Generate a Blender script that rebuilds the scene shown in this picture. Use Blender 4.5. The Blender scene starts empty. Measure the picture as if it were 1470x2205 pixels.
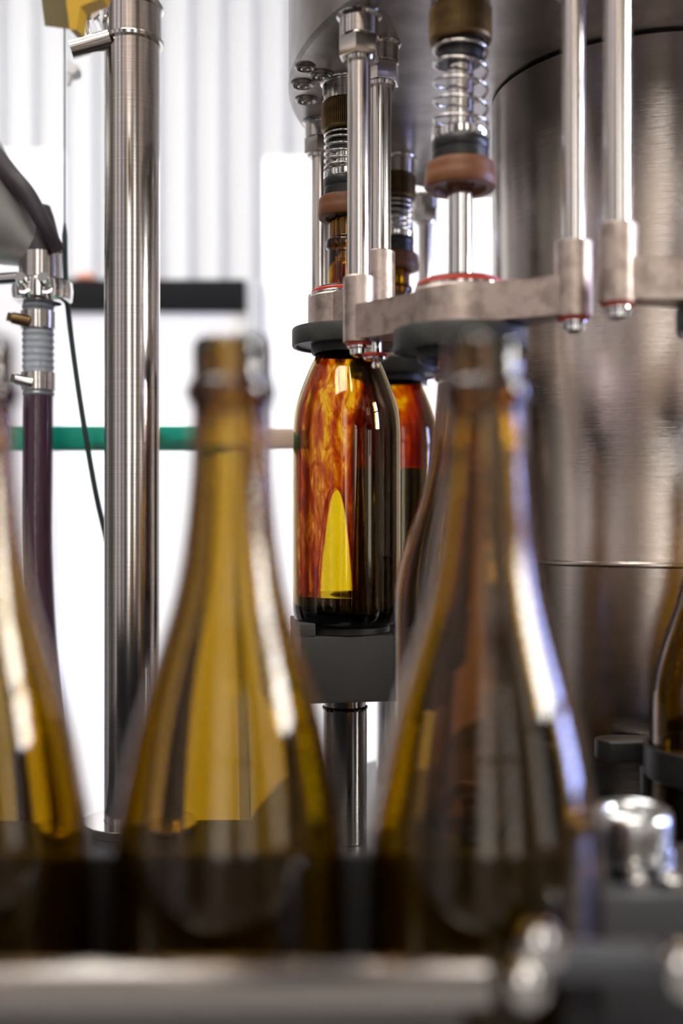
import bpy, bmesh, math, random
from mathutils import Vector, Matrix
random.seed(7)
PI = math.pi
SC = bpy.context.scene
COL = SC.collection

# ------------------------------------------------------------------ camera
ZC = 1.25                      # lens height above the floor, metres
FPX = 2300.0                   # focal length in pixels of the 1470 x 2205 frame
cam_d = bpy.data.cameras.new('camera')
cam = bpy.data.objects.new('camera', cam_d); COL.objects.link(cam)
cam.location = (0, 0, ZC); cam.rotation_euler = (PI/2, 0, 0)
cam_d.sensor_fit = 'VERTICAL'; cam_d.sensor_height = 36.0; cam_d.sensor_width = 24.0
cam_d.lens = 36.0*FPX/2205.0
cam_d.clip_start = 0.02; cam_d.clip_end = 60
cam_d.dof.use_dof = True; cam_d.dof.focus_distance = 0.845; cam_d.dof.aperture_fstop = 2.6
SC.camera = cam
# ------------------------------------------------------------------ world, light levels, exposure
w = bpy.data.worlds.new('world'); SC.world = w; w.use_nodes = True
w.node_tree.nodes['Background'].inputs[0].default_value = (0.55, 0.65, 0.85, 1)
w.node_tree.nodes['Background'].inputs[1].default_value = 0.4
ROOF_FILL = 16.0       # unseen glowing roof panels, added to brighten the back wall and partition
BLUE_WINDOW = 46.0    # sky seen through the windows of the right wall
LEFT_FILL = 19.0    # unseen glowing panel on the left wall, added to whiten the partition
NEAR_FILL = 17.0      # unseen warm ceiling glow over the camera, added to brighten the metal
HIGH_WINDOW = 54.0   # bright high window in the right wall
FRONT_WINDOW = 4.0   # windows behind the camera
SC.view_settings.view_transform = 'Standard'; SC.view_settings.look = 'None'
SC.view_settings.exposure = -0.35; SC.view_settings.gamma = 1.0
SC.view_settings.use_curve_mapping = False
cy = SC.cycles
cy.max_bounces = 28; cy.transmission_bounces = 28; cy.glossy_bounces = 8; cy.diffuse_bounces = 4
cy.transparent_max_bounces = 24; cy.volume_bounces = 0
cy.sample_clamp_indirect = 12.0; cy.use_denoising = True
cy.caustics_refractive = True; cy.caustics_reflective = True; cy.blur_glossy = 0.3

def at(u, v, Y):
    return Vector(((u-735.0)/FPX*Y, Y, ZC + (1102.5-v)/FPX*Y))

# ------------------------------------------------------------------ materials
MATS = {}
def mat(name, color=(.5,.5,.5), rough=.5, metal=0.0, spec=.5, noise=None, bump=None, aniso=0.0, coat=0.0):
    """principled; noise=(scale xyz, colour b, amount lo, hi); bump=(scale xyz, strength)"""
    m = bpy.data.materials.new(name); m.use_nodes = True
    nt = m.node_tree; b = nt.nodes['Principled BSDF']
    b.inputs['Base Color'].default_value = (*color, 1)
    b.inputs['Roughness'].default_value = rough
    b.inputs['Metallic'].default_value = metal
    b.inputs['Specular IOR Level'].default_value = spec
    b.inputs['Coat Weight'].default_value = coat
    tc = None
    def coords(scale):
        nonlocal tc
        if tc is None: tc = nt.nodes.new('ShaderNodeTexCoord')
        mp = nt.nodes.new('ShaderNodeMapping'); mp.inputs['Scale'].default_value = scale
        nt.links.new(tc.outputs['Object'], mp.inputs['Vector'])
        n = nt.nodes.new('ShaderNodeTexNoise'); n.inputs['Scale'].default_value = 1.0
        n.inputs['Detail'].default_value = 5
        nt.links.new(mp.outputs[0], n.inputs['Vector'])
        return n
    if noise:
        sc, colb, lo, hi = noise
        n = coords(sc)
        r = nt.nodes.new('ShaderNodeMapRange'); r.inputs['From Min'].default_value = lo; r.inputs['From Max'].default_value = hi
        nt.links.new(n.outputs['Fac'], r.inputs['Value'])
        mx = nt.nodes.new('ShaderNodeMix'); mx.data_type = 'RGBA'
        mx.inputs[6].default_value = (*color, 1); mx.inputs[7].default_value = (*colb, 1)
        nt.links.new(r.outputs[0], mx.inputs[0]); nt.links.new(mx.outputs[2], b.inputs['Base Color'])
    if bump:
        sc, st = bump
        n = coords(sc)
        bp = nt.nodes.new('ShaderNodeBump'); bp.inputs['Strength'].default_value = st; bp.inputs['Distance'].default_value = .001
        nt.links.new(n.outputs['Fac'], bp.inputs['Height']); nt.links.new(bp.outputs[0], b.inputs['Normal'])
    if aniso:
        b.inputs['Anisotropic'].default_value = aniso
        t = nt.nodes.new('ShaderNodeTangent'); t.direction_type = 'RADIAL'; t.axis = 'Z'
        nt.links.new(t.outputs[0], b.inputs['Tangent'])
    MATS[name] = m
    return m

def emit(name, color, strength):
    m = bpy.data.materials.new(name); m.use_nodes = True
    nt = m.node_tree; nt.nodes.remove(nt.nodes['Principled BSDF'])
    e = nt.nodes.new('ShaderNodeEmission'); e.inputs[0].default_value = (*color, 1); e.inputs[1].default_value = strength
    nt.links.new(e.outputs[0], nt.nodes['Material Output'].inputs[0])
    return m

def glass(name, density, color, rough=0.0, ior=1.5):
    m = bpy.data.materials.new(name); m.use_nodes = True
    nt = m.node_tree; nt.nodes.remove(nt.nodes['Principled BSDF'])
    g = nt.nodes.new('ShaderNodeBsdfGlass'); g.inputs['Roughness'].default_value = rough; g.inputs['IOR'].default_value = ior
    out = nt.nodes['Material Output']; nt.links.new(g.outputs[0], out.inputs['Surface'])
    if density:
        a = nt.nodes.new('ShaderNodeVolumeAbsorption'); a.inputs['Color'].default_value = (*color, 1); a.inputs['Density'].default_value = density
        nt.links.new(a.outputs[0], out.inputs['Volume'])
    return m

RINGST  = mat('ring_steel', (.50,.50,.49), .22, 1.0)
STEEL   = mat('polished_steel', (.72,.69,.66), .16, 1.0, noise=((6,6,900),(.52,.49,.46),.3,.7))
CHROME  = mat('chrome', (.80,.79,.77), .07, 1.0)
RODST   = mat('rod_steel', (.74,.70,.66), .17, 1.0, bump=((20,20,1500),.03))
BRUSH   = mat('brushed_steel', (.60,.535,.475), .15, 1.0, noise=((14,14,2600),(.50,.45,.41),.3,.7), bump=((30,30,3800),.10), aniso=.85)
DISCM   = mat('bowl_steel', (.38,.355,.335), .30, 1.0, noise=((28,28,28),(.22,.20,.188),.35,.72), bump=((300,40,40),.05))
CAST    = mat('cast_bracket_steel', (.54,.45,.39), .44, 1.0, noise=((90,90,90),(.34,.27,.235),.42,.66), bump=((400,400,400),.25))
BRASS   = mat('tarnished_brass', (.20,.128,.050), .42, .85, noise=((60,60,120),(.10,.062,.028),.35,.7))
RUBBER  = mat('brown_rubber', (.15,.052,.017), .48, 0, .4, noise=((70,70,25),(.20,.078,.028),.45,.7), bump=((150,150,150),.1))
BLACK   = mat('black_plastic', (.010,.010,.0105), .38, 0, .4, noise=((120,120,120),(.018,.018,.018),.4,.7))
BLACKM  = mat('matt_black_plastic', (.028,.027,.026), .55, 0, .35, bump=((700,700,700),.12))
DECK    = mat('dark_deck', (.010,.010,.011), .45, 0, .25)
FLANGE  = mat('grey_black_rubber', (.026,.027,.024), .5, 0, .4, noise=((45,45,45),(.06,.06,.052),.45,.7))
RED     = mat('red_gasket', (.50,.045,.022), .4, 0, .4)
WHITE   = mat('white_paint', (.86,.87,.88), .5, 0, .3)
CORR    = mat('white_sheet_metal', (.45,.455,.462), .42, 0, .4)
OFFW    = mat('white_panel', (.90,.90,.89), .5, 0, .3)
BEAM    = mat('black_beam_paint', (.004,.004,.0045), .75, 0, .15)
GREYP   = mat('grey_paint', (.35,.36,.37), .5)
GREEN   = mat('green_paint', (.0,.42,.30), .4, 0, .4, noise=((14,60,60),(.03,.22,.155),.5,.62))
TAN     = mat('tan_wood', (.72,.56,.45), .6, noise=((8,80,80),(.62,.46,.36),.4,.7))
YELLOW  = mat('mustard_paint', (.50,.30,.012), .4, 0, .4)
OLIVE   = mat('olive_bracket', (.12,.09,.02), .5)
CABLE   = mat('dark_green_cable', (.010,.035,.032), .5)
HOPPER  = mat('grey_hopper_steel', (.36,.355,.35), .42, .6)
HOPRIM  = mat('dark_purple_rubber', (.035,.026,.034), .5)
WARMW   = mat('warm_block_wall', (.30,.245,.21), .75, noise=((3,3,3),(.24,.195,.168),.4,.65))
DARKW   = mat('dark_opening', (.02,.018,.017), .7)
LEFTW   = mat('left_wall_paint', (.34,.32,.30), .6)
PALEBAND    = mat('pale_pilaster', (.66,.58,.53), .6)
DARKBAND    = mat('dark_pilaster', (.05,.045,.042), .6)
CEIL    = mat('grey_ceiling', (.32,.31,.30), .7)
FLOORM  = mat('concrete_floor', (.16,.148,.138), .55, noise=((5,5,5),(.12,.112,.105),.4,.7))
GREASE  = mat('black_grease', (.006,.006,.006), .12, 0, .6)
WINE    = mat('red_wine', (.010,.0012,.0015), .06, 0, .5)
BGLASS  = glass('olive_bottle_glass', 1180.0, (.884,.820,.0))
CLEAR   = glass('clear_acrylic', 0, (1,1,1), 0.0, 1.02)
WATER   = glass('water', 0, (1,1,1), 0.0, 1.33)
ROOFF    = emit('roof_light_panel', (1.0,.985,.96), ROOF_FILL)
BLUEW   = emit('blue_sky_pane', (.37,.46,1.0), BLUE_WINDOW)
NEARF   = emit('near_roof_light', (1.0,.925,.83), NEAR_FILL)
LEFTF   = emit('door_daylight', (1.0,.985,.97), LEFT_FILL)
SIDEW   = emit('high_window_light', (1.0,.985,.97), HIGH_WINDOW)
DAYW    = emit('daylight_pane', (1.0,.97,.93), FRONT_WINDOW)

def film_material(name, dark_bias, scale, gap):
    """thin sheet of red wine running down the inside of the glass: what light it lets through follows its thickness"""
    m = bpy.data.materials.new(name); m.use_nodes = True
    nt = m.node_tree; nt.nodes.remove(nt.nodes['Principled BSDF']); N = nt.nodes; L = nt.links
    def math_(op, a, b=None, clamp=False):
        n = N.new('ShaderNodeMath'); n.operation = op; n.use_clamp = clamp
        for i, x in enumerate((a, b)):
            if x is None: continue
            if isinstance(x, (int, float)): n.inputs[i].default_value = x
            else: L.new(x, n.inputs[i])
        return n.outputs[0]
    tc = N.new('ShaderNodeTexCoord'); sep = N.new('ShaderNodeSeparateXYZ'); L.new(tc.outputs['Object'], sep.inputs[0])
    x, y, z = sep.outputs
    mp = N.new('ShaderNodeMapping'); mp.inputs['Scale'].default_value = scale; L.new(tc.outputs['Object'], mp.inputs[0])
    n1 = N.new('ShaderNodeTexNoise'); n1.inputs['Scale'].default_value = 1; n1.inputs['Detail'].default_value = 6
    n1.inputs['Roughness'].default_value = .6; n1.inputs['Distortion'].default_value = 1.1; L.new(mp.outputs[0], n1.inputs['Vector'])
    n2 = N.new('ShaderNodeTexNoise'); n2.inputs['Scale'].default_value = .28; n2.inputs['Detail'].default_value = 2; L.new(mp.outputs[0], n2.inputs['Vector'])
    t = math_('MULTIPLY', math_('SUBTRACT', n1.outputs['Fac'], .45), 14.0)
    t = math_('ADD', t, math_('MULTIPLY', math_('SUBTRACT', n2.outputs['Fac'], .5), 5.0))
    t = math_('ADD', t, dark_bias)
    # the sheet is thicker on the side towards the tank
    t = math_('ADD', t, math_('MULTIPLY', math_('MAXIMUM', math_('SUBTRACT', x, .010), 0), 260.0))
    t = math_('ADD', t, math_('MULTIPLY', math_('MAXIMUM', math_('SUBTRACT', -0.024, x), 0), 60.0))
    t = math_('MAXIMUM', t, 0.22)
    if gap:
        # arch-shaped dry gap: half width grows from the tip downwards
        zt, w0 = gap
        d = math_('MAXIMUM', math_('SUBTRACT', zt, z), 0)
        hw = math_('MULTIPLY', math_('POWER', d, .42), w0)
        inside = math_('SUBTRACT', hw, math_('ABSOLUTE', math_('ADD', x, .0085)))
        k = math_('MULTIPLY', inside, 1500.0, True)
        t = math_('MULTIPLY', t, math_('SUBTRACT', 1.0, k))
        # a thicker rivulet along the edge of the gap
        rim = math_('MAXIMUM', math_('SUBTRACT', 1.0, math_('MULTIPLY', math_('ABSOLUTE', math_('ADD', inside, .0012)), 900.0)), 0)
        rim = math_('MULTIPLY', rim, math_('MULTIPLY', d, 400.0, True))
        t = math_('ADD', t, math_('MULTIPLY', rim, 3.5))
    def ch(a):
        return math_('POWER', 2.71828, math_('MULTIPLY', t, -a))
    cmb = N.new('ShaderNodeCombineColor')
    for i, a in enumerate((.23, .80, 2.1)): L.new(ch(a), cmb.inputs[i])
    tr = N.new('ShaderNodeBsdfTransparent'); L.new(cmb.outputs[0], tr.inputs[0])
    L.new(tr.outputs[0], N['Material Output'].inputs[0])
    return m
FILM1 = film_material('wine_sheet', .75, (85,85,26), (.110, .039))
FILM3 = film_material('wine_residue', .75, (60,60,16), None)

def hose_material():
    m = mat('wine_filled_hose', (.045,.010,.028), .22, 0, .6)
    nt = m.node_tree; b = nt.nodes['Principled BSDF']
    b.inputs['Coat Weight'].default_value = .5; b.inputs['Coat Roughness'].default_value = .25
    tc = nt.nodes.new('ShaderNodeTexCoord'); mp = nt.nodes.new('ShaderNodeMapping'); mp.inputs['Scale'].default_value = (260,260,260)
    v = nt.nodes.new('ShaderNodeTexVoronoi'); v.inputs['Scale'].default_value = 1
    nt.links.new(tc.outputs['Object'], mp.inputs[0]); nt.links.new(mp.outputs[0], v.inputs['Vector'])
    bp = nt.nodes.new('ShaderNodeBump'); bp.inputs['Strength'].default_value = .3; bp.inputs['Distance'].default_value = .0006
    nt.links.new(v.outputs['Distance'], bp.inputs['Height']); nt.links.new(bp.outputs[0], b.inputs['Normal'])
    return m
HOSE = hose_material()
CLHOSE = mat('clear_hose', (.42,.47,.52), .15, 0, .6)
CLHOSE.node_tree.nodes['Principled BSDF'].inputs['Transmission Weight'].default_value = .45

# ------------------------------------------------------------------ mesh helpers
def finish(name, bm, m, parent=None, loc=(0,0,0), smooth=True, angle=40):
    bmesh.ops.recalc_face_normals(bm, faces=bm.faces)
    me = bpy.data.meshes.new(name); bm.to_mesh(me); bm.free()
    if smooth:
        for p in me.polygons: p.use_smooth = True
        me.set_sharp_from_angle(angle=math.radians(angle))
    me.materials.append(m)
    o = bpy.data.objects.new(name, me); COL.objects.link(o)
    o.location = loc
    if parent: o.parent = parent
    return o
def lathe(bm, prof, segs=48, c=(0,0,0), close=False, mod=None):
    """revolve (r, z) pairs about z; r = 0 ends become poles"""
    rings = []
    for r, z in prof:
        if r <= 1e-7: rings.append([bm.verts.new((c[0], c[1], c[2]+z))])
        else:
            ring = []
            for i in range(segs):
                a = 2*PI*i/segs; rr = r*(mod(i) if mod else 1)
                ring.append(bm.verts.new((c[0]+rr*math.cos(a), c[1]+rr*math.sin(a), c[2]+z)))
            rings.append(ring)
    pairs = list(zip(rings, rings[1:])) + ([(rings[-1], rings[0])] if close else [])
    for a, b in pairs:
        for i in range(segs):
            j = (i+1) % segs
            if len(a) == 1 and len(b) == 1: continue
            if len(a) == 1: bm.faces.new((a[0], b[i], b[j]))
            elif len(b) == 1: bm.faces.new((a[i], a[j], b[0]))
            else: bm.faces.new((a[i], a[j], b[j], b[i]))
def cyl(bm, r, z0, z1, c=(0,0,0), segs=40, bev=0.0006):
    b = min(bev, r*.4, abs(z1-z0)*.4)
    lathe(bm, [(0,z0),(r-b,z0),(r,z0+b),(r,z1-b),(r-b,z1),(0,z1)], segs, c)
def ring(bm, ri, ro, z0, z1, c=(0,0,0), segs=48, bev=0.0005):
    b = min(bev, (ro-ri)*.3, abs(z1-z0)*.3)
    lathe(bm, [(ri,z0+b),(ri+b,z0),(ro-b,z0),(ro,z0+b),(ro,z1-b),(ro-b,z1),(ri+b,z1),(ri,z1-b)], segs, c, close=True)
def torus(bm, R, r, z, c=(0,0,0), segs=48, n=10):
    lathe(bm, [(R+r*math.cos(2*PI*k/n), z+r*math.sin(2*PI*k/n)) for k in range(n)], segs, c, close=True)
def box(bm, x0, x1, y0, y1, z0, z1, bev=0.0, M=None):
    vs = [bm.verts.new(p) for p in ((x0,y0,z0),(x1,y0,z0),(x1,y1,z0),(x0,y1,z0),(x0,y0,z1),(x1,y0,z1),(x1,y1,z1),(x0,y1,z1))]
    fs = [bm.faces.new([vs[i] for i in f]) for f in ((0,3,2,1),(4,5,6,7),(0,1,5,4),(1,2,6,5),(2,3,7,6),(3,0,4,7))]
    if M is not None:
        for v in vs: v.co = M @ v.co
    if bev:
        es = {e for f in fs for e in f.edges}
        bmesh.ops.bevel(bm, geom=list(es), offset=bev, segments=2, profile=.6, affect='EDGES')
def prism(bm, pts, z0, z1, bev=0.0):
    a = [bm.verts.new((p[0], p[1], z0)) for p in pts]; b = [bm.verts.new((p[0], p[1], z1)) for p in pts]
    n = len(pts); fs = [bm.faces.new(a[::-1]), bm.faces.new(b)]
    for i in range(n): fs.append(bm.faces.new((a[i], a[(i+1)%n], b[(i+1)%n], b[i])))
    if bev:
        es = {e for f in fs[:2] for e in f.edges}
        bmesh.ops.bevel(bm, geom=list(es), offset=bev, segments=2, profile=.6, affect='EDGES')
def tube(bm, pts, r, n=12, caps=True):
    pts = [Vector(p) for p in pts]; rings = []
    up = None
    for i, p in enumerate(pts):
        t = (pts[min(i+1, len(pts)-1)] - pts[max(i-1, 0)]).normalized()
        if up is None:
            up = t.orthogonal().normalized()
        up = (up - t*up.dot(t)).normalized(); s = t.cross(up)
        rr = r[i] if isinstance(r, (list, tuple)) else r
        rings.append([bm.verts.new(p + (up*math.cos(2*PI*k/n) + s*math.sin(2*PI*k/n))*rr) for k in range(n)])
    for a, b in zip(rings, rings[1:]):
        for k in range(n): bm.faces.new((a[k], a[(k+1)%n], b[(k+1)%n], b[k]))
    if caps: bm.faces.new(rings[0][::-1]); bm.faces.new(rings[-1])
def hexa(bm, r, z0, z1, c=(0,0,0), rot=0.0):
    pts = [(c[0]+r*math.cos(rot+k*PI/3), c[1]+r*math.sin(rot+k*PI/3)) for k in range(6)]
    prism(bm, pts, c[2]+z0, c[2]+z1, .0009)
def spline(ctrl, n=10):
    """catmull-rom through control tuples"""
    out = []
    P = [Vector(c) for c in ctrl]; P = [2*P[0]-P[1]] + P + [2*P[-1]-P[-2]]
    for i in range(1, len(P)-2):
        a, b, c, d = P[i-1:i+3]
        for k in range(n):
            t = k/n
            out.append(.5*((2*b) + (c-a)*t + (2*a-5*b+4*c-d)*t*t + (3*b-a-3*c+d)*t**3))
    out.append(P[-2]); return out
def B(): return bmesh.new()
def thing(name, label, cat, loc, group=None, rz=0):
    o = bpy.data.objects.new(name, None); COL.objects.link(o)
    o.location = loc; o.rotation_euler = (0,0,rz); o.empty_display_size = .02
    o['label'] = label; o['category'] = cat
    if group: o['group'] = group
    return o
def tag(o, label, cat, group=None):
    o['label'] = label; o['category'] = cat
    if group: o['group'] = group
    return o
def struct(o): o['kind'] = 'structure'; return o

# ================================================================== the setting: a bright production hall
XL, XR, YF, YB, ZT = -3.2, 2.9, -3.2, 4.2, 4.4
bm = B(); box(bm, XL, XR, YF, YB, -.1, 0); struct(finish('floor', bm, FLOORM))
# back wall: white trapezoid sheet panels on a flat backing
bm = B(); box(bm, XL, XR, YB, YB+.1, 0, ZT); wb = struct(finish('wall_back', bm, WHITE))
bm = B(); pw = 1.0; pitch = .125; prof = []
for k in range(8):
    x = k*pitch
    prof += [(x, 0), (x+.045, 0), (x+.060, -.028), (x+.105, -.028), (x+.120, 0)]
prof.append((pw, 0))
lo = [bm.verts.new((x, y, 0)) for x, y in prof]; hi = [bm.verts.new((x, y, ZT)) for x, y in prof]
for i in range(len(prof)-1): bm.faces.new((lo[i], lo[i+1], hi[i+1], hi[i]))
p0 = finish('corrugated_panel', bm, CORR, wb, (XL, YB-.004, 0), smooth=False)
for k in range(1, 6):
    p = p0.copy(); COL.objects.link(p); p.location = (XL+k*1.0, YB-.004, 0)
bm = B(); box(bm, XL-.1, XL, YF, YB, 0, ZT); wl = struct(finish('wall_left', bm, LEFTW))
bm = B(); box(bm, XR, XR+.1, YF, YB, 0, ZT); wr = struct(finish('wall_right', bm, WARMW))
bm = B(); box(bm, XL, XR, YF-.1, YF, 0, ZT); wf = struct(finish('wall_front', bm, WARMW))
bm = B(); box(bm, XL, XR, YF, YB, ZT, ZT+.1); struct(finish('ceiling', bm, CEIL))
NW = [0]
def window(panemat, axis, pos, a0, a1, z0, z1, nz=1, na=1, horiz=False):
    """frame + panes standing a little proud of a wall (axis x or y) or of the ceiling"""
    NW[0] += 1
    bm = B(); f = .035
    def bar(u0, u1, v0, v1):
        if horiz: box(bm, u0, u1, v0, v1, pos-.03, pos)
        elif axis == 'x': box(bm, pos-.03, pos+.03, u0, u1, v0, v1)
        else: box(bm, u0, u1, pos-.03, pos+.03, v0, v1)
    for k in range(na+1):
        c = a0 + (a1-a0)*k/na; bar(c-f, c+f, z0-f, z1+f)
    for k in range(nz+1):
        c = z0 + (z1-z0)*k/nz; bar(a0-f, a1+f, c-f, c+f)
    fr = struct(finish('window_%d' % NW[0], bm, WHITE, smooth=False))
    for i in range(na):
        for j in range(nz):
            u0 = a0+(a1-a0)*i/na+f; u1 = a0+(a1-a0)*(i+1)/na-f
            v0 = z0+(z1-z0)*j/nz+f; v1 = z0+(z1-z0)*(j+1)/nz-f
            bm = B()
            if horiz: box(bm, u0, u1, v0, v1, pos-.02, pos-.012)
            elif axis == 'x': box(bm, pos-.006, pos+.006, u0, u1, v0, v1)
            else: box(bm, u0, u1, pos-.006, pos+.006, v0, v1)
            finish('pane', bm, panemat, fr, smooth=False)
# right wall: tall windows full of blue sky
window(BLUEW, 'x', XR-.035, .75, 1.45, .95, 2.1, 2, 1)
window(DAYW, 'x', XR-.035, -1.9, -1.3, 1.0, 3.0, 2, 1)
# behind the camera
window(DAYW, 'y', YF+.035, -.55, .05, .9, 3.0, 2, 1)
window(DAYW, 'y', YF+.035, 1.2, 1.7, .9, 3.0, 2, 1)
# left wall: added glowing panel that lights the white partition
window(LEFTF, 'x', XL+.035, 1.5, 3.2, .05, 2.6, 1, 1)
# ceiling: two glowing panels added as fill light
window(ROOFF, '', ZT-.002, -2.7, .3, .4, 2.3, 2, 3, horiz=True)
window(NEARF, '', ZT-.002, -2.2, .9, -2.4, -1.0, 1, 3, horiz=True)
window(SIDEW, 'x', XR-.035, -.5, .35, 1.7, 2.9, 2, 1)
# unseen dark slabs, added so the polished metal reflects dark bands
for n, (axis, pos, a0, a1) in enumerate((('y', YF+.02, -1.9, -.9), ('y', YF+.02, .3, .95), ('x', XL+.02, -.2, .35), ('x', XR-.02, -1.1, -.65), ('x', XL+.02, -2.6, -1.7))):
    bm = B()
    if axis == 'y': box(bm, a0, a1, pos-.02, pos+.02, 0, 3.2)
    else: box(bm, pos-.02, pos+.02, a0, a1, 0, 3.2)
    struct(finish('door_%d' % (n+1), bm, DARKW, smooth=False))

# unseen dark screen left of the machine, added to darken the bottle edges
bm = B(); box(bm, -.90, -.80, -.6, 1.75, 0, 2.7); struct(finish('wall_side', bm, mat('side_wall_paint', (.15,.14,.13), .6, noise=((4,4,.6),(.22,.205,.19),.4,.6)), smooth=False))
NT = 0  # unseen wall strips added so the steel column reflects pale and dark bands
for wall, c, wd, m in (('s',-.35,.12,PALEBAND),('s',-.05,.10,DARKBAND),('s',.22,.12,PALEBAND),('s',.55,.08,PALEBAND),('s',.80,.14,DARKBAND),('s',1.10,.10,PALEBAND),('s',1.50,.16,PALEBAND),('l',1.2,.20,PALEBAND),('l',.75,.22,DARKBAND),('l',-.5,.25,PALEBAND),('l',-.95,.2,DARKBAND),('l',-1.4,.22,PALEBAND),('f',-2.75,.3,PALEBAND),('f',-2.25,.3,DARKBAND),('f',.17,.14,PALEBAND),('f',2.1,.4,DARKBAND),('f',-.75,.2,PALEBAND),('r',-2.4,.4,PALEBAND)):
    NT += 1; bm = B()
    if wall == 'f': box(bm, c-wd/2, c+wd/2, YF, YF+.10, 0, ZT)
    elif wall == 'l': box(bm, XL, XL+.10, c-wd/2, c+wd/2, 0, ZT)
    elif wall == 's': box(bm, -.80, -.77, c-wd/2, c+wd/2, 0, 2.7)
    else: box(bm, XR-.10, XR, c-wd/2, c+wd/2, 0, ZT)
    struct(finish('trim_%d' % NT, bm, m, smooth=False))
# white partition with a black top beam, grey post and a taller white panel to its right
YP = 2.6
zb0 = at(0, 672, YP).z; zb1 = at(0, 606, YP).z
xa, xb, xc = at(-400,0,YP).x, at(530,0,YP).x, at(566,0,YP).x
bm = B(); box(bm, xa, xb, YP, YP+.06, 0, zb0, .004); po = finish('partition_wall', bm, OFFW, smooth=False)
tag(po, 'low white partition wall beneath the black beam, behind the steel post', 'partition')
bm = B(); box(bm, xa, xb, YP-.03, YP+.09, zb0, zb1, .006); o = finish('support_beam', bm, BEAM)
tag(o, 'black horizontal beam along the top of the low white partition', 'beam')
bm = B(); box(bm, xb, xc, YP-.02, YP+.08, 0, zb1, .004); o = finish('partition_post', bm, GREYP)
tag(o, 'grey upright post at the right end of the black beam', 'post')
bm = B(); box(bm, xc+.002, at(1180,0,YP).x, YP+.0, YP+.10, 0, at(0,336,YP).z, .01); o = finish('white_cabinet', bm, OFFW)
tag(o, 'tall white cabinet standing behind the filling carousel', 'cabinet')
bm = B(); box(bm, at(-200,0,1.7).x, at(128,0,1.7).x, 1.7, 1.75, 0, at(0,312,1.7).z, .01); o = finish('white_board', bm, OFFW)
tag(o, 'white upright board at the far left behind the hose', 'board')
bm = B(); lathe(bm, [(0,0),(.022,0),(.028,.006),(.020,.018),(0,.022)], 20, at(185,606,YP+.03)); o = finish('orange_cap', bm, mat('orange_plastic', (.50,.20,.12), .5))
tag(o, 'small orange cap lying on the black beam left of the post', 'cap')

# ================================================================== machine table, carousel base
ZTAB = ZC - .272
bm = B(); box(bm, -.76, 1.3, .52, .955, 0, ZTAB, .004)
o = finish('machine_table', bm, DECK); tag(o, 'dark machine table carrying post and filling carousel', 'table')
CX, CY = .261, .904
# central column / tank
ZD = ZC + .350                                 # underside of the bowl
zseam = at(0, 1222, .79).z
t = thing('steel_column', 'brushed stainless steel column in the middle of the filling carousel', 'column', (CX, CY, ZTAB+.004))
bm = B(); cyl(bm, .335, -.004, 0, segs=96); finish('base_plate', bm, mat('base_steel', (.10,.095,.09), .4, .8), t)
bm = B(); cyl(bm, .21, -ZTAB-.004, -.005, (0,.30,0), segs=48); finish('foot', bm, DECK, t)
zs = zseam-ZTAB-.004; zt_ = ZD-ZTAB-.004
bm = B(); lathe(bm, [(.1270,zs),(.1330,zs),(.1334,zs+.0006),(.1334,zs+.0032),(.1328,zs+.0040),(.1325,zs+.0046),(.1325,zt_-.0022),(.1300,zt_-.0016)], 160)
finish('upper_shell', bm, BRUSH, t)
bm = B(); lathe(bm, [(.1285, .0), (.1285, zs+.001)], 128); finish('lower_shell', bm, BRUSH, t)
bm = B(); lathe(bm, [(.1300, zt_-.003), (.1300, zt_-.0002)], 160); finish('seam_gasket', bm, BLACK, t)
# the bowl above the heads
RB = .3055
t = thing('filler_bowl', 'large round steel filler bowl above the filling heads', 'bowl', (CX, CY, ZD))
bm = B(); lathe(bm, [(0,0),(.14,0),(.20,0),(RB-.003,0),(RB,.003),(RB,.30),(RB-.003,.303),(0,.303)], 160); finish('body', bm, DISCM, t)
def on_disc(u, v):
    Y = FPX*(ZD-ZC)/(1102.5-v); return ((u-735)/FPX*Y, Y)
for u, v, r in ((657,143,.0085),(690,160,.0105),(652,180,.0105),(660,214,.0100)):
    x, y = on_disc(u, v)
    bm = B(); lathe(bm, [(r*.55,.0005),(r*.55,-.0005),(r*.78,-.0022),(r,-.0006),(r,.0005)], 24); torus(bm, r*.3, r*.18, -.0012, segs=18, n=8)
    finish('plug', bm, DISCM, t, (x-CX, y-CY, 0))

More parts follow.
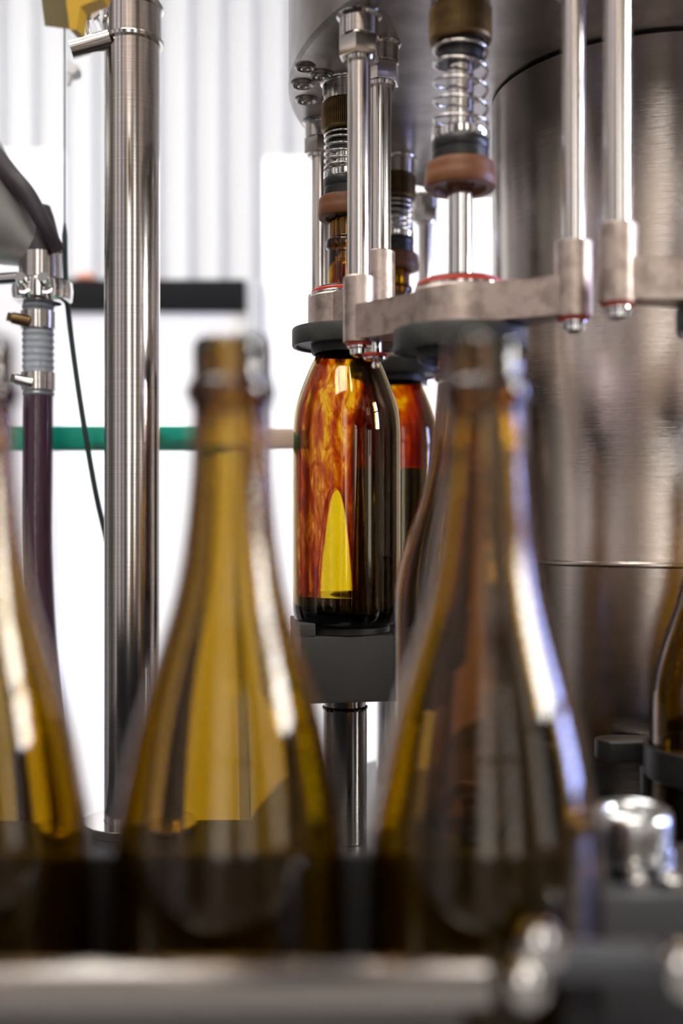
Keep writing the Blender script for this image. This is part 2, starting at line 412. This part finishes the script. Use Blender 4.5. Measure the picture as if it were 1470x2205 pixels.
# ================================================================== filling heads, guide rods and brackets
def knurl(i): return 1.0 if i % 3 else .945
def filling_head(x, y, drop, label, tube_end, show_nozzle=True):
    """hangs from the bowl; drop = how far the spring is let out"""
    t = thing('filling_head', label, 'filling head', (x, y, ZD), 'spring loaded filling heads under the bowl')
    bm = B(); lathe(bm, [(.0,-.0001),(.0222,-.0001),(.0222,-.0010),(.0212,-.0022),(.0198,-.003),(.0198,-.0165),(.0188,-.0175),(0,-.0175)], 48)
    finish('collar', bm, STEEL, t)
    bm = B(); prof = [(.0185,-.0172),(.0200,-.0176),(.0208,-.0190),(.0208,-.0385),(.0200,-.0402),(.0180,-.0410),(0,-.0410)]
    rings = 240
    lathe(bm, [(0,-.0172)]+prof[:1], 60)
    lathe(bm, prof[1:3], rings, mod=None)
    lathe(bm, [(.0208,-.0190),(.0208,-.0385)], rings, mod=knurl)
    lathe(bm, prof[3:], 60)
    lathe(bm, [(.0185,-.0172),(.0200,-.0176)], 60)
    finish('knurled_ring', bm, BRASS, t, angle=20)
    s0, s1 = -.041, -.0725-drop
    bm = B(); cyl(bm, .0150, -.0410-.013, -.0405, bev=.001); finish('inner_sleeve', bm, BLACK, t)
    bm = B(); cyl(bm, .0086, s1-.002, -.052); finish('shaft', bm, CHROME, t)
    bm = B(); turns = 6.5 if drop < .01 else 5.6; pts = []; n = int(turns*28); R = .0176
    for k in range(n+1):
        f = k/n; a = 2*PI*turns*f
        # end coils lie close together
        g = f; e = .16
        if f < e: zz = f*.45
        elif f > 1-e: zz = 1-(1-f)*.45
        else: zz = e*.45 + (f-e)*(1-.9*e)/(1-2*e)
        pts.append((R*math.cos(a), R*math.sin(a), s0-.0012 + (s1-s0+.0024)*zz))
    tube(bm, pts, .0012, 8); finish('spring', bm, STEEL, t, angle=80)
    bm = B(); lathe(bm, [(0,s1),(.0178,s1),(.0190,s1-.0012),(.0190,s1-.0055),(.0184,s1-.0065),(0,s1-.0065)], 48); finish('spring_cup', bm, CHROME, t)
    b0 = s1-.0065
    bm = B(); lathe(bm, [(0,b0),(.0184,b0),(.0190,b0-.0008),(.0188,b0-.0065),(.0182,b0-.0072),(.0182,b0-.0085),(.0188,b0-.009),(.0188,b0-.0148),(0,b0-.0148)], 48); finish('black_sleeve', bm, BLACK, t)
    e0 = b0-.0148
    bm = B(); lathe(bm, [(.0095,e0),(.0205,e0),(.0222,e0-.0012),(.0232,e0-.0050),(.0228,e0-.0075),(.0236,e0-.0095),(.0236,e0-.0160),(.0226,e0-.0172),(.0175,e0-.0172),(.0165,e0-.0145),(.0095,e0-.0140)], 56, close=True)
    finish('rubber_seal', bm, RUBBER, t)
    if show_nozzle:
        bm = B(); ring(bm, .0060, .0083, tube_end-ZD, e0-.002, bev=.0006); finish('nozzle_tube', bm, CHROME, t)
    return t
H1 = (.0042, .872); H2 = (.0785, .706); H3 = (.0530, 1.060); H4 = (.247, .640)
filling_head(*H1, .0, 'filling head pressed down on the neck of the half filled bottle', ZC+.19)
filling_head(*H2, .026, 'nearest filling head with stretched spring and long bare nozzle tube', ZC+.06)
filling_head(*H3, .0, 'farthest filling head, partly hidden behind the paired steel rods', ZC+.19)
filling_head(*H4, .026, 'filling head at the far right above the frame edge', ZC+.06)

def guide_rod(x, y, zend, label, rr=.0081):
    t = thing('guide_rod', label, 'rod', (x, y, ZD), 'vertical guide rods between bowl and brackets')
    bm = B(); lathe(bm, [(0,-.0001),(.0160,-.0001),(.0162,-.0008),(.0150,-.0022),(.0140,-.0030),(.0140,-.0150),(.0132,-.0158),(0,-.0158)], 40); finish('collar', bm, STEEL, t)
    bm = B(); hexa(bm, .0150, -.0300, -.0158, rot=.35); lathe(bm, [(0,-.0300),(.0118,-.0300),(.0110,-.0325),(0,-.0325)], 32); finish('hex_nut', bm, STEEL, t, angle=25)
    bm = B(); cyl(bm, rr, zend-ZD, -.0320); finish('rod', bm, RODST, t)
    return t
def bracket(A, C, Bp, zbot, label, flange_label, dz=.026, ah=1.0):
    """A, Bp: rod positions, C: bottle axis"""
    t = thing('guide_bracket', label, 'bracket', (C[0], C[1], zbot), 'cast brackets on the guide rods')
    ztop = dz; b = Vector((C[0], C[1]))
    bm = B(); ring(bm, .0205, .0315, 0, ztop, segs=64, bev=.0015)
    for p in (A, Bp):
        q = Vector(p) - b; d = q.normalized(); s = Vector((-d.y, d.x))
        a0 = d*.024; hw = .0105
        pts = [a0 + s*.020, a0 - s*.020, q*.72 - s*hw, q - s*hw]
        for k in range(1, 8):
            an = -PI/2 + PI*k/8; pts.append(q + d*hw*math.cos(an) + s*hw*math.sin(an))
        pts += [q + s*hw, q*.72 + s*hw]
        prism(bm, [(v.x, v.y) for v in pts], .0008, ztop-.0008, .0012)
    finish('plate', bm, CAST, t, angle=35)
    for p in (A, Bp):
        bm = B(); q = Vector(p) - b
        lathe(bm, [(.0083,.046),(.0105,.046),(.0113,.0452),(.0113,-.0002),(.0083,-.0002)], 40, (q.x, q.y, 0), close=True)
        finish('socket', bm, CAST, t)
        bm = B(); ring(bm, .003, .0095, -.0028, -.0002, (q.x, q.y, 0), 32); finish('red_washer', bm, RED, t)
        bm = B(); lathe(bm, [(0,-.0028),(.0082,-.0028),(.0082,-.0042),(.0065,-.0050),(.0062,-.0085),(.0035,-.0102),(0,-.0106)], 28, (q.x, q.y, 0)); finish('screw', bm, CHROME, t)
    bm = B(); ring(bm, .0195, .0300, ztop, ztop+.0022, segs=64); finish('steel_ring', bm, STEEL, t)
    bm = B(); ring(bm, .0185, .0288, ztop+.0022, ztop+.0052, segs=64, bev=.0012); finish('red_gasket', bm, RED, t)
    bm = B(); ring(bm, .0165, .0255, ztop+.0052, ztop+.0070, segs=64, bev=.0008); finish('black_ring', bm, BLACK, t)
    bm = B(); lathe(bm, [(.0212,-.0002),(.0440,-.0002),(.0446,-.0014),(.0446,-.0136),(.0440,-.0148),(.0415,-.0148),(.0400,-.0128),(.0292,-.0128),(.0286,-.0200),(.0278,-.0208),(.0264,-.0205),(.0216,-.0090)], 80, close=True)
    finish('centring_flange', bm, FLANGE, t)
    return t
R690 = (-.0188, .959); R818 = (.0289, .800); R773 = (.0125, .755); R1235 = (.1428, .657); R1330 = (.1625, .628); R5 = (.345, .590)
R3a = (-.004, 1.012); R3b = (.0925, 1.180)
Z1 = ZC+.149; Z2 = ZC+.120
for p, z, l in ((R690, Z1, 'farther left steel guide rod, standing just left of the knurled ring'),
                (R818, Z1, 'steel guide rod behind the front rod, in the taller mottled socket'),
                (R773, Z2, 'front steel guide rod left of the stretched spring'),
                (R1235, Z2, 'thinner blurred steel rod right of the stretched spring'),
                (R1330, Z2+.003, 'bright blurred steel rod nearest the right edge'),
                (R5, Z2+.003, 'steel guide rod beyond the right frame edge'),
                (R3a, Z1, 'steel guide rod hidden behind the half filled bottle neck'),
                (R3b, Z1, 'distant steel guide rod beside the white gap left of the column')):
    guide_rod(*p, z+.012, l, .0072 if p is R1235 else .0081)
bracket(R690, H1, R818, Z1, 'cast bracket around the neck of the half filled bottle', '')
bracket(R773, H2, R1235, Z2, 'nearest cast bracket with the long nozzle tube passing through', '')
bracket(R1330, H4, R5, Z2+.003, 'blurred cast bracket cut off by the right edge', '')
bracket(R3a, H3, R3b, Z1, 'farthest cast bracket, dark, behind the half filled bottle', '')
# second small screw with hanging drop under the nearest bracket
x, y = at(808, 0, .752).x, .752
t = thing('bleed_screw', 'small chrome screw with red washer and a hanging water drop', 'screw', (x, y, Z2))
zt = at(0, 738, .752).z - Z2
bm = B(); cyl(bm, .0045, zt-.010, .0006, segs=24); finish('stem', bm, CHROME, t)
bm = B(); ring(bm, .004, .0092, zt-.0105, zt-.0075, segs=32, bev=.001); finish('red_washer', bm, RED, t)
bm = B(); lathe(bm, [(0,zt-.0105),(.0082,zt-.0105),(.0080,zt-.0118),(.004,zt-.0132),(0,zt-.0134)], 28); finish('cap', bm, CHROME, t)
bm = B(); lathe(bm, [(0,zt-.0132),(.0020,zt-.0138),(.0028,zt-.0155),(.0023,zt-.0175),(0,zt-.0185)], 20); finish('water_drop', bm, WATER, t)

# ================================================================== bottles
def catmull_prof(pts, n=6): return [(p.x, p.y) for p in spline([(a, b, 0) for a, b in pts], n)]
OUT_A = [(.0438,.012),(.0440,.03),(.0440,.07),(.0440,.105),(.0437,.125),(.0428,.138),(.0406,.1507),(.0373,.168),(.0328,.186),(.0272,.204),(.0222,.221),(.0188,.238),(.0166,.256),(.0151,.275),(.0146,.294)]
OUT_2 = [(.0438,.012),(.0440,.03),(.0440,.08),(.0440,.132),(.0436,.150),(.0414,.166),(.0367,.184),(.0315,.199),(.0268,.2125),(.0218,.233),(.0184,.255),(.0163,.275),(.0151,.292)]
OUT_B = [(.0438,.012),(.0440,.03),(.0440,.10),(.0440,.146),(.0437,.160),(.0419,.175),(.0378,.189),(.0312,.2060),(.0245,.2200),(.0197,.234),(.0172,.250),(.0158,.272),(.0150,.302)]
def finish_prof(h):   # lip of a crown / cork finish
    return [(.0149,h-.026),(.0152,h-.0250),(.0168,h-.0242),(.0172,h-.0225),(.0172,h-.0185),(.0164,h-.0172),(.0150,h-.0166),(.0147,h-.0150),(.0147,h-.0035),(.0140,h-.0008),(.0128,h)]
def bottle_profile(out, h, wall):
    o = [(0,.022),(.010,.0205),(.020,.0150),(.028,.0060),(.033,.0012),(.036,0),(.040,.0012),(.0428,.0055)] + catmull_prof(out, 6) + finish_prof(h)
    inn = []
    for r, z in catmull_prof(out, 4)[::-1]:
        wz = wall
        inn.append((r-wz, z))
    top = [(.0112,h),(.0094,h-.002),(.0094,h-.03)]
    inn = top + [(max(r, .0094), z) for r, z in inn if z < h-.034 and z > .014] + [(.0385,.012),(.035,.0095),(.028,.0130),(.020,.0205),(.010,.0258),(0,.0270)]
    return o, inn
WALL = .0043
def inner_r(out, z, WALL=.0043):
    P = catmull_prof(out, 6)
    for (r0, z0), (r1, z1) in zip(P, P[1:]):
        if z0 <= z <= z1: return max(r0 + (r1-r0)*(z-z0)/(z1-z0+1e-9) - WALL, .0094)
    return .0403 if z < .02 else .0094
def bottle(x, y, z, out, h, label, group, film=None, wine=None, rz=0, WALL=.0043):
    o, inn = bottle_profile(out, h, WALL)
    t = thing('wine_bottle', label, 'bottle', (x, y, z), group, rz)
    bm = B(); lathe(bm, o+inn, 96); finish('glass', bm, BGLASS, t, angle=75)
    g = .0004
    if film:
        bm = B(); z0, z1 = film[1]; n = 60; prof = []
        for k in range(n+1):
            zz = z0 + (z1-z0)*k/n; prof.append((inner_r(out, zz, WALL)-g, zz))
        lathe(bm, prof, 96); finish('wine_film', bm, film[0], t, angle=75)
    if wine:
        bm = B(); n = 24; prof = [(0,.0274),(.010,.0264),(.020,.0212),(.028,.0138),(.035,.0094),(.0382,.0128)]
        for k in range(n+1):
            zz = .016 + (wine-.016)*k/n; prof.append((inner_r(out, zz, WALL)-g, zz))
        prof.append((0, wine)); lathe(bm, prof, 80)
        finish('wine', bm, WINE, t, angle=50)
    return t
GF = 'olive glass bottles on the carousel'; GC = 'empty olive bottles lined up on the conveyor'
ZB1 = ZC - .0912
bottle(*H1, ZB1, OUT_B, .330, 'sharp amber bottle with red wine swirling down inside', GF, film=(FILM1, (.024,.296)), wine=.024, WALL=.0026)
ZB3 = ZC - .0895
bottle(*H3, ZB3, OUT_B, .330, 'farther amber bottle filled to its shoulder with dark wine', GF, film=(FILM3, (.1327,.296)), wine=.132, WALL=.0026)
ZB2 = ZC - .205
bottle(*H2, ZB2, OUT_2, .316, 'slightly blurred empty bottle under the long bare nozzle', GF)
ZCON = ZC - .256
YC = .405
for u, l in ((-55, 'blurred empty bottle cut off by the left edge of the picture'),
             (495, 'blurred empty bottle glowing yellow, in front of the steel post'),
             (1043, 'blurred empty bottle with blue highlights, in front of the steel column')):
    bottle((u-735)/FPX*YC, YC, ZCON, OUT_A, .322, l, GC)
# dark bottle at the right edge
XD, YD = at(1548, 0, .70).x, .70
ZBD = ZTAB + .001
bottle(XD, YD, ZBD, OUT_2, .318, 'dark wine filled bottle half cut off by the right edge', GF, wine=.112)

# ================================================================== bottle lifts
def bottle_lift(x, y, ztop, label, rz, w=.074):
    t = thing('bottle_lift', label, 'lift', (x, y, ZTAB+.004), 'lifting blocks under the bottles', rz)
    zt = ztop - ZTAB - .004; hh = min(.0585, zt-.012)
    bm = B(); box(bm, -w/2-.006, w/2, -w/2, w/2, zt-hh, zt-.006, .0022)
    finish('block', bm, BLACKM, t)
    bm = B(); pts = []
    box(bm, -w/2-.006, -w/2+.006, -w/2+.001, w/2-.001, zt-.006, zt+.004, .001)
    finish('side_stop', bm, BLACKM, t)
    bm = B(); cyl(bm, .0365, zt-.006, zt-.0003, segs=64); finish('round_pad', bm, BLACK, t)
    if zt-hh > .02:
        bm = B(); cyl(bm, .0172, zt-hh-.009, zt-hh, segs=48); finish('neck', bm, STEEL, t)
        bm = B(); cyl(bm, .0180, 0, zt-hh-.009, segs=64); finish('piston', bm, STEEL, t)
        bm = B(); n = 64
        for k in range(3):
            pass
        lathe(bm, [(.0176,zt-hh-.0080),(.0186,zt-hh-.0086),(.0186,zt-hh-.0100),(.0178,zt-hh-.0108)], n, close=True, mod=None)
        for k in range(26):
            a = random.uniform(-2.7, -.35); s = random.uniform(.0009, .0021)
            lathe(bm, [(0,-s*.8),(s,-s*.3),(s,s*.3),(0,s*.8)], 8, (.0182*math.cos(a), .0182*math.sin(a), zt-hh-.0096+random.uniform(-.0008,.0006)))
        finish('grease_ring', bm, GREASE, t)
    return t
bottle_lift(H1[0]-.0015, H1[1], ZB1, 'black block lifting the sharp amber bottle on a steel piston', .17, .070)
bottle_lift(H3[0], H3[1], ZB3, 'farther black block under the wine filled amber bottle', -.5)
bottle_lift(H2[0], H2[1], ZB2, 'lowered black block under the nozzle tube bottle', .5)

# ================================================================== left: post, hose, hopper, guard
YPOST = .92; xp = at(284.5, 0, YPOST).x; rp = 59.0/FPX*YPOST
t = thing('steel_post', 'tall polished stainless steel post standing left of the amber bottle', 'post', (xp, YPOST, ZTAB))
bm = B(); cyl(bm, rp, 0, 1.35, segs=72); finish('tube', bm, CHROME if False else STEEL, t)
zc0 = at(0, 98, YPOST).z-ZTAB; zc1 = at(0, 15, YPOST).z-ZTAB
bm = B(); lathe(bm, [(rp+.0003,zc0),(rp+.0030,zc0),(rp+.0036,zc0+.0025),(rp+.0016,zc0+.0040),(rp+.0014,zc1-.0040),(rp+.0036,zc1-.0025),(rp+.0030,zc1),(rp+.0003,zc1)], 72, close=True); finish('clamp_band', bm, STEEL, t)
bm = B(); zm = (zc0+zc1)/2
M = Matrix.Translation((-rp-.004, -.012, zm))
pts = []
for k in range(13):
    a = PI/2 - PI*k/12
    pts.append((-rp-.003-.010*math.cos(a)*1.0, -.010, zm+.019*math.sin(a)))
tube(bm, pts, .0022, 10); finish('clamp_ear', bm, CHROME, t)
bm = B(); pts = [(-rp-.007, -.016, zm+.004), (-rp-.007, .012, zm+.004)]; tube(bm, pts, .0035, 16); tube(bm, [(-rp-.007,-.019,zm+.004),(-rp-.007,-.015,zm+.004)], .0065, 6); finish('clamp_bolt', bm, CHROME, t)
bm = B(); e0 = at(152, 108, .90); e1 = at(226, 84, .905)
tube(bm, [(e0.x-xp, e0.y-YPOST, e0.z-ZTAB), (e1.x-xp+.004, e1.y-YPOST, e1.z-ZTAB)], .0078, 16); finish('side_arm', bm, STEEL, t)
bm = B(); ring(bm, rp, rp+.018, 0, .008, segs=64); finish('foot_flange', bm, STEEL, t)

# mustard bracket at the top left
t = thing('yellow_bracket', 'mustard yellow bracket hanging in at the top left corner', 'bracket', at(140, 0, .70))
c = Vector(t.location)
def loc(u, v, Y): return at(u, v, Y) - c
bm = B(); a = loc(66, 60, .70); b = loc(168, -60, .74)
vs = [loc(78,-80,.70), loc(176,-80,.70), loc(172,66,.70), loc(96,56,.70)]
f = [bm.verts.new(v) for v in vs]; g = [bm.verts.new(v+Vector((.004,.014,.016))) for v in vs]
bm.faces.new(f); bm.faces.new(g[::-1])
for i in range(4): bm.faces.new((f[i], g[i], g[(i+1)%4], f[(i+1)%4]))
finish('side_plate', bm, OLIVE, t, smooth=False)
bm = B(); vs = [loc(132,-80,.69), loc(240,-80,.69), loc(218,-4,.69), loc(172,14,.69), loc(166,64,.69), loc(150,64,.69)]
f = [bm.verts.new(v) for v in vs]; g = [bm.verts.new(v+Vector((.002,.012,0))) for v in vs]; n = len(vs)
bm.faces.new(f); bm.faces.new(g[::-1])
for i in range(n): bm.faces.new((f[i], g[i], g[(i+1)%n], f[(i+1)%n]))
finish('gusset', bm, YELLOW, t, smooth=False)

# clear guard panel with a small white knob
bm = B(); e = at(141, 0, 1.13); box(bm, e.x-.30, e.x, 1.13, 1.135, at(0,566,1.13).z, ZC+.62, .0008)
o = finish('guard_panel', bm, CLEAR); tag(o, 'clear acrylic guard panel at the top left', 'guard panel')
t = thing('panel_knob', 'small white knob on the edge of the clear panel', 'knob', at(157, 152, 1.125))
bm = B(); tube(bm, [(0,-.004,.001),(0,.002,.001),(0,.012,.001)], [.0055,.0065,.0065], 20); finish('head', bm, WHITE, t)
bm = B(); tube(bm, [(-.002,.0,-.006),(-.005,.0,-.016)], [.004,.002], 12); finish('lever', bm, WHITE, t)

# hopper, ferrule, clamp and hose
YH = 1.0; xh = at(87, 0, YH).x
t = thing('grey_hopper', 'grey cone hopper with a dark edge leading into the hose at left', 'hopper', at(87, 545, YH))
c = Vector(t.location)
bm = B(); lathe(bm, [(.0175,0),(.0185,.004),(.030,.024),(.075,.120),(.105,.190),(.108,.192),(.104,.193),(.0,.185)], 64)
bmesh.ops.rotate(bm, verts=bm.verts, cent=(0,0,0), matrix=Matrix.Rotation(-math.radians(54), 3, 'Y'))
finish('cone', bm, HOPPER, t)
bm = B(); pts = spline([loc(126,540,.985), loc(96,486,.975), loc(58,420,.972), loc(20,378,.972), loc(-30,318,.97)], 6)
tube(bm, pts, [.006+.0002*i for i in range(len(pts))], 14); finish('dark_edge', bm, HOPRIM, t)
bm = B(); lathe(bm, [(0,-.001),(.0195,-.001),(.0195,.006),(.0125,.034),(.009,.044),(0,.044)], 40); finish('rubber_boot', bm, HOPRIM, t)
t = thing('wine_hose', 'wine filled hose hanging from a steel clamp at the left', 'hose', at(82, 1790, YH))
c = Vector(t.location)
bm = B(); p = loc(87, 545, YH); q = loc(87, 612, YH); r = 45/FPX*YH
lathe(bm, [(r-.003,q.z),(r,q.z),(r,p.z-.001),(r-.003,p.z-.001)], 48, (p.x,p.y,0), close=True); finish('ferrule', bm, STEEL, t)
bm = B(); z = loc(0, 628, YH).z; R = 60/FPX*YH
lathe(bm, [(r-.002,z-.011),(R-.004,z-.011),(R+.001,z-.008),(R+.002,z),(R+.001,z+.008),(R-.004,z+.011),(r-.002,z+.011)], 56, (p.x+.002,p.y,0), close=True); cl = finish('tri_clamp', bm, CHROME, t)
bm = B(); zz = loc(0,607,YH).z
tube(bm, [(p.x-.060,p.y-.018,zz-.003),(p.x-.012,p.y-.027,zz-.002)], .0055, 14); finish('clamp_arm', bm, CHROME, t)
for du in (-42, 8):
    bm = B(); cc = loc(87+du, 602, YH-.028); tube(bm, [cc+Vector((0,-.004,.002)), cc+Vector((0,.004,-.002))], .0052, 14); tube(bm, [cc+Vector((.004,-.004,-.010)), cc+Vector((.004,.002,-.014))], .0045, 12)
    finish('wing_nut', bm, CHROME, t)
# clear upper hose with ribs
bm = B(); prof = []; rh = 33/FPX*YH; z0 = loc(0,852,YH).z; z1 = loc(0,640,YH).z; n = 60
for k in range(n+1):
    prof.append((rh + .0006*math.sin(k*1.55), z0+(z1-z0)*k/n))
lathe(bm, prof, 40, (p.x-.002, p.y, 0)); finish('clear_sleeve', bm, CLHOSE, t)
for v, du in ((690, -50), (822, -44)):
    bm = B(); z = loc(0, v, YH).z; ring(bm, rh-.0008, rh+.0016, z-.0085, z+.0085, (p.x-.002,p.y,0), 40)
    band = finish('hose_clamp', bm, STEEL, t)
    bm = B(); cc = loc(87+du, v, YH-.012); tube(bm, [cc+Vector((-.004,-.003,.002)), cc+Vector((.012,0,-.001))], [.0052,.0060], 12); tube(bm, [cc+Vector((-.008,-.004,.003)), cc+Vector((-.004,-.003,.002))], .0040, 6)
    finish('worm_screw', bm, BRASS if v == 690 else STEEL, band)
bm = B(); pts = spline([loc(82,845,YH), loc(81,1000,YH), loc(80,1150,YH), loc(85,1300,YH), loc(95,1450,YH), loc(108,1600,YH), loc(120,1765,YH)], 8)
tube(bm, pts, 32/FPX*YH, 28); finish('hose', bm, HOSE, t)
# thin dark green cable
bm = B(); pts = spline([at(139,-60,1.01), at(139,300,1.01), at(140,560,1.01), at(148,680,1.01), at(172,860,1.01), at(204,1050,1.01), at(236,1200,1.01), at(262,1400,1.0), at(270,1770,.99)], 8)
tube(bm, pts, [.0008 if i < 14 else .0026 for i in range(len(pts))], 10); o = finish('thin_cable', bm, CABLE)
tag(o, 'thin dark green cable slanting down behind the steel post', 'cable')
# green rail
YG = 1.06
t = thing('green_rail', 'green painted horizontal rail with tan end behind the steel post', 'rail', at(200, 970, YG))
c = Vector(t.location)
bm = B(); a, b_ = loc(-300,970,YG), loc(446,919,YG); box(bm, a.x, b_.x, -.008, .012, a.z, b_.z, .003); finish('bar', bm, GREEN, t)
bm = B(); a, b_ = loc(446,970,YG), loc(640,919,YG); box(bm, a.x, b_.x, -.008, .012, a.z+.002, b_.z-.002, .003); finish('tan_end', bm, TAN, t)
bm = B(); a = loc(-260,970,YG); box(bm, a.x, a.x+.04, .012, .04, -c.z, .03, .003); finish('leg', bm, GREYP, t)

# ================================================================== conveyor in front
t = thing('conveyor', 'dark conveyor carrying the row of empty bottles', 'conveyor', (0, YC, 0))
bm = B(); box(bm, -1.3, 1.3, -.085, .085, ZCON-.10, ZCON-.008, .004); finish('frame', bm, DECK, t)
bm = B(); box(bm, -.0185, .0185, -.050, .050, -.008, 0, .0012); s0 = finish('slat', bm, DECK, t, (-.60, 0, ZCON))
for k in range(1, 32):
    s = s0.copy(); COL.objects.link(s); s.parent = t; s.location = (-.60+k*.0385, 0, ZCON)
bm = B(); box(bm, -1.25, -1.15, -.07, .07, 0, ZCON-.10, .004); box(bm, 1.15, 1.25, -.07, .07, 0, ZCON-.10, .004); finish('leg', bm, DECK, t)
# black rear guide strip
zr1 = at(0, 1838, .470).z
t = thing('rear_guide', 'black plastic guide strip running behind the row of bottles', 'guide rail', (0, .470, ZCON-.008))
bm = B(); box(bm, -.9, .108, -.004, .004, .012, zr1-ZCON+.008, .002); finish('strip', bm, DECK, t)
bm = B()
for x in (-.7, -.35, -.10, .09): box(bm, x-.01, x+.01, .004, .012, 0, .09, .001)
finish('holder', bm, DECK, t)
# bright front rail
YR = .345; zt = at(0, 2068, YR).z; hb = .0142
t = thing('front_rail', 'bright steel guide rail across the bottom, ending left of the black corner', 'guide rail', (at(1062,0,YR).x, YR, zt), rz=.012)
bm = B(); box(bm, -.60, 0, -.004, .004, -hb, 0, .0032); finish('bar', bm, STEEL, t)
bm = B(); box(bm, -.60, -.010, -.002, .010, -hb-.014, -hb, .002); finish('lower_flange', bm, mat('dull_steel', (.16,.15,.145), .45, 1.0), t)
bm = B()
for x in (-.5, -.3): box(bm, x-.008, x+.008, .004, .012, ZCON-.008-zt, -.004, .001)
finish('holder', bm, STEEL, t)

# ================================================================== right front corner: clamps, bolts, bars
# black guide finger with rounded end beside the dark bottle
YK = .768; zk0 = at(0, 1632, YK).z; zk1 = at(0, 1590, YK).z
t = thing('guide_finger', 'black plastic guide finger with rounded end beside the dark bottle', 'guide', (at(1280,0,YK).x, YK, zk0))
bm = B(); hw = .0125; pts = []
for k in range(13):
    a = PI/2 + PI*k/12; pts.append((hw + hw*math.cos(a), hw*math.sin(a)))
pts += [(.22,-hw), (.22,hw)]
prism(bm, pts, 0, zk1-zk0, .0015); finish('finger', bm, BLACK, t)
bm = B(); cyl(bm, .008, ZTAB+.004-zk0, .001, (.18,0,0), 24); finish('stand', bm, STEEL, t)
# black ring that holds the dark bottle
za, zb = at(0, 1715, .652).z, at(0, 1640, .652).z
t = thing('bottle_cup', 'black round cup holding the dark bottle at the right edge', 'holder', (XD, YD, za))
bm = B(); ring(bm, .0445, .0480, 0, zb-za, segs=64, bev=.002); finish('ring', bm, BLACK, t)
bm = B()
for a in (.4, 1.6, 2.7): box(bm, -.004, .004, -.004, .004, ZTAB-za, .002, .001, Matrix.Translation((.0462*math.cos(a), .0462*math.sin(a), 0)))
finish('foot', bm, BLACK, t)
# machine block with chrome clamp ring
YX = .50
def rel(u, v, Y, o): return at(u, v, Y) - Vector(o.location)
zb = at(0, 1925, .47).z
t = thing('clamp_block', 'dark grey clamp block below the chrome ring at the right', 'block', (at(1390,0,YX).x, YX, ZCON-.008))
bm = B(); box(bm, -.030, .075, -.032, .045, -.0, zb-ZCON+.008, .004); finish('body', bm, mat('dark_cast', (.09,.09,.095), .38, .8), t)
hb_ = zb-ZCON+.008
for k, (dx, dy) in enumerate(((-.010,-.022),(.004,-.022),(.018,-.022),(.032,-.022),(.050,-.022),(-.016,.006),(.012,.016))):
    bm = B(); hexa(bm, .0055, 0, .005, (dx,dy,hb_), .3*k); lathe(bm, [(0,.005),(.0036,.005),(.0030,.008),(0,.0092)], 18, (dx,dy,hb_)); finish('bolt', bm, CHROME, t, angle=28)
YO = .50; zo1 = at(0, 1738, YO).z; zo0 = at(0, 1850, YO).z
t = thing('clamp_ring', 'shiny chrome open ring on a stud at the lower right', 'ring', (at(1359,0,YO).x, YO, zb))
ro = 84/FPX*YO
bm = B(); h0, h1 = zo0-zb, zo1-zb
lathe(bm, [(ro-.0062,h0+.006),(ro-.0052,h0),(ro-.0015,h0),(ro+.0002,h0+.006),(ro,h1-.004),(ro-.001,h1-.0012),(ro-.003,h1),(ro-.0050,h1-.0012),(ro-.0062,h1-.004)], 64, close=True); finish('collar', bm, RINGST, t)
bm = B(); cyl(bm, .0055, 0, h1-.010, segs=24); lathe(bm, [(.0055,h0+.004),(ro-.0055,h0+.004),(ro-.0055,h0+.007),(.0055,h0+.007)], 32, close=True); finish('stud', bm, BLACK, t)  # stud and inner disc coloured black for the shade inside the ring
# lower bars and knobs
YV = .350; zv0 = at(0, 2112, YV).z; zv1 = at(0, 2030, YV).z
t = thing('end_bar', 'dark blurred steel bar in the lower right corner', 'bar', (at(1260,0,YV).x, YV, zv0))
hl = 160/FPX*YV; hz = (zv1-zv0)
bm = B(); box(bm, -hl, hl, -.005, .005, 0, hz, .0045); finish('bar', bm, mat('grey_bar_steel', (.16,.17,.18), .35, 1.0), t)
bm = B(); box(bm, -.006, .006, .004, .012, ZCON-.02-zv0, .008, .001); finish('holder', bm, DECK, t)
for (u, v, Y, r, l) in ((1165, 2035, .346, .0072, 'chrome knob on the dark bar, upper of two'),
                        (1132, 2118, .338, .0068, 'chrome knob below the dark bar, lower of two'),
                        (1478, 2090, .345, .0082, 'bright knob cut off by the lower right edge')):
    p = at(u, v, Y)
    t = thing('chrome_knob', l, 'knob', p, 'knobs in the lower right corner')
    bm = B()
    tube(bm, [(0,-.006,0),(0,-.005,0),(0,-.001,0),(0,.004,0)], [r*.6,r*.9,r,r*.95], 24); finish('head', bm, CHROME, t)
    bm = B(); tube(bm, [(0,.004,0),(0,.009,0)], .003, 12); finish('stud', bm, STEEL, t)
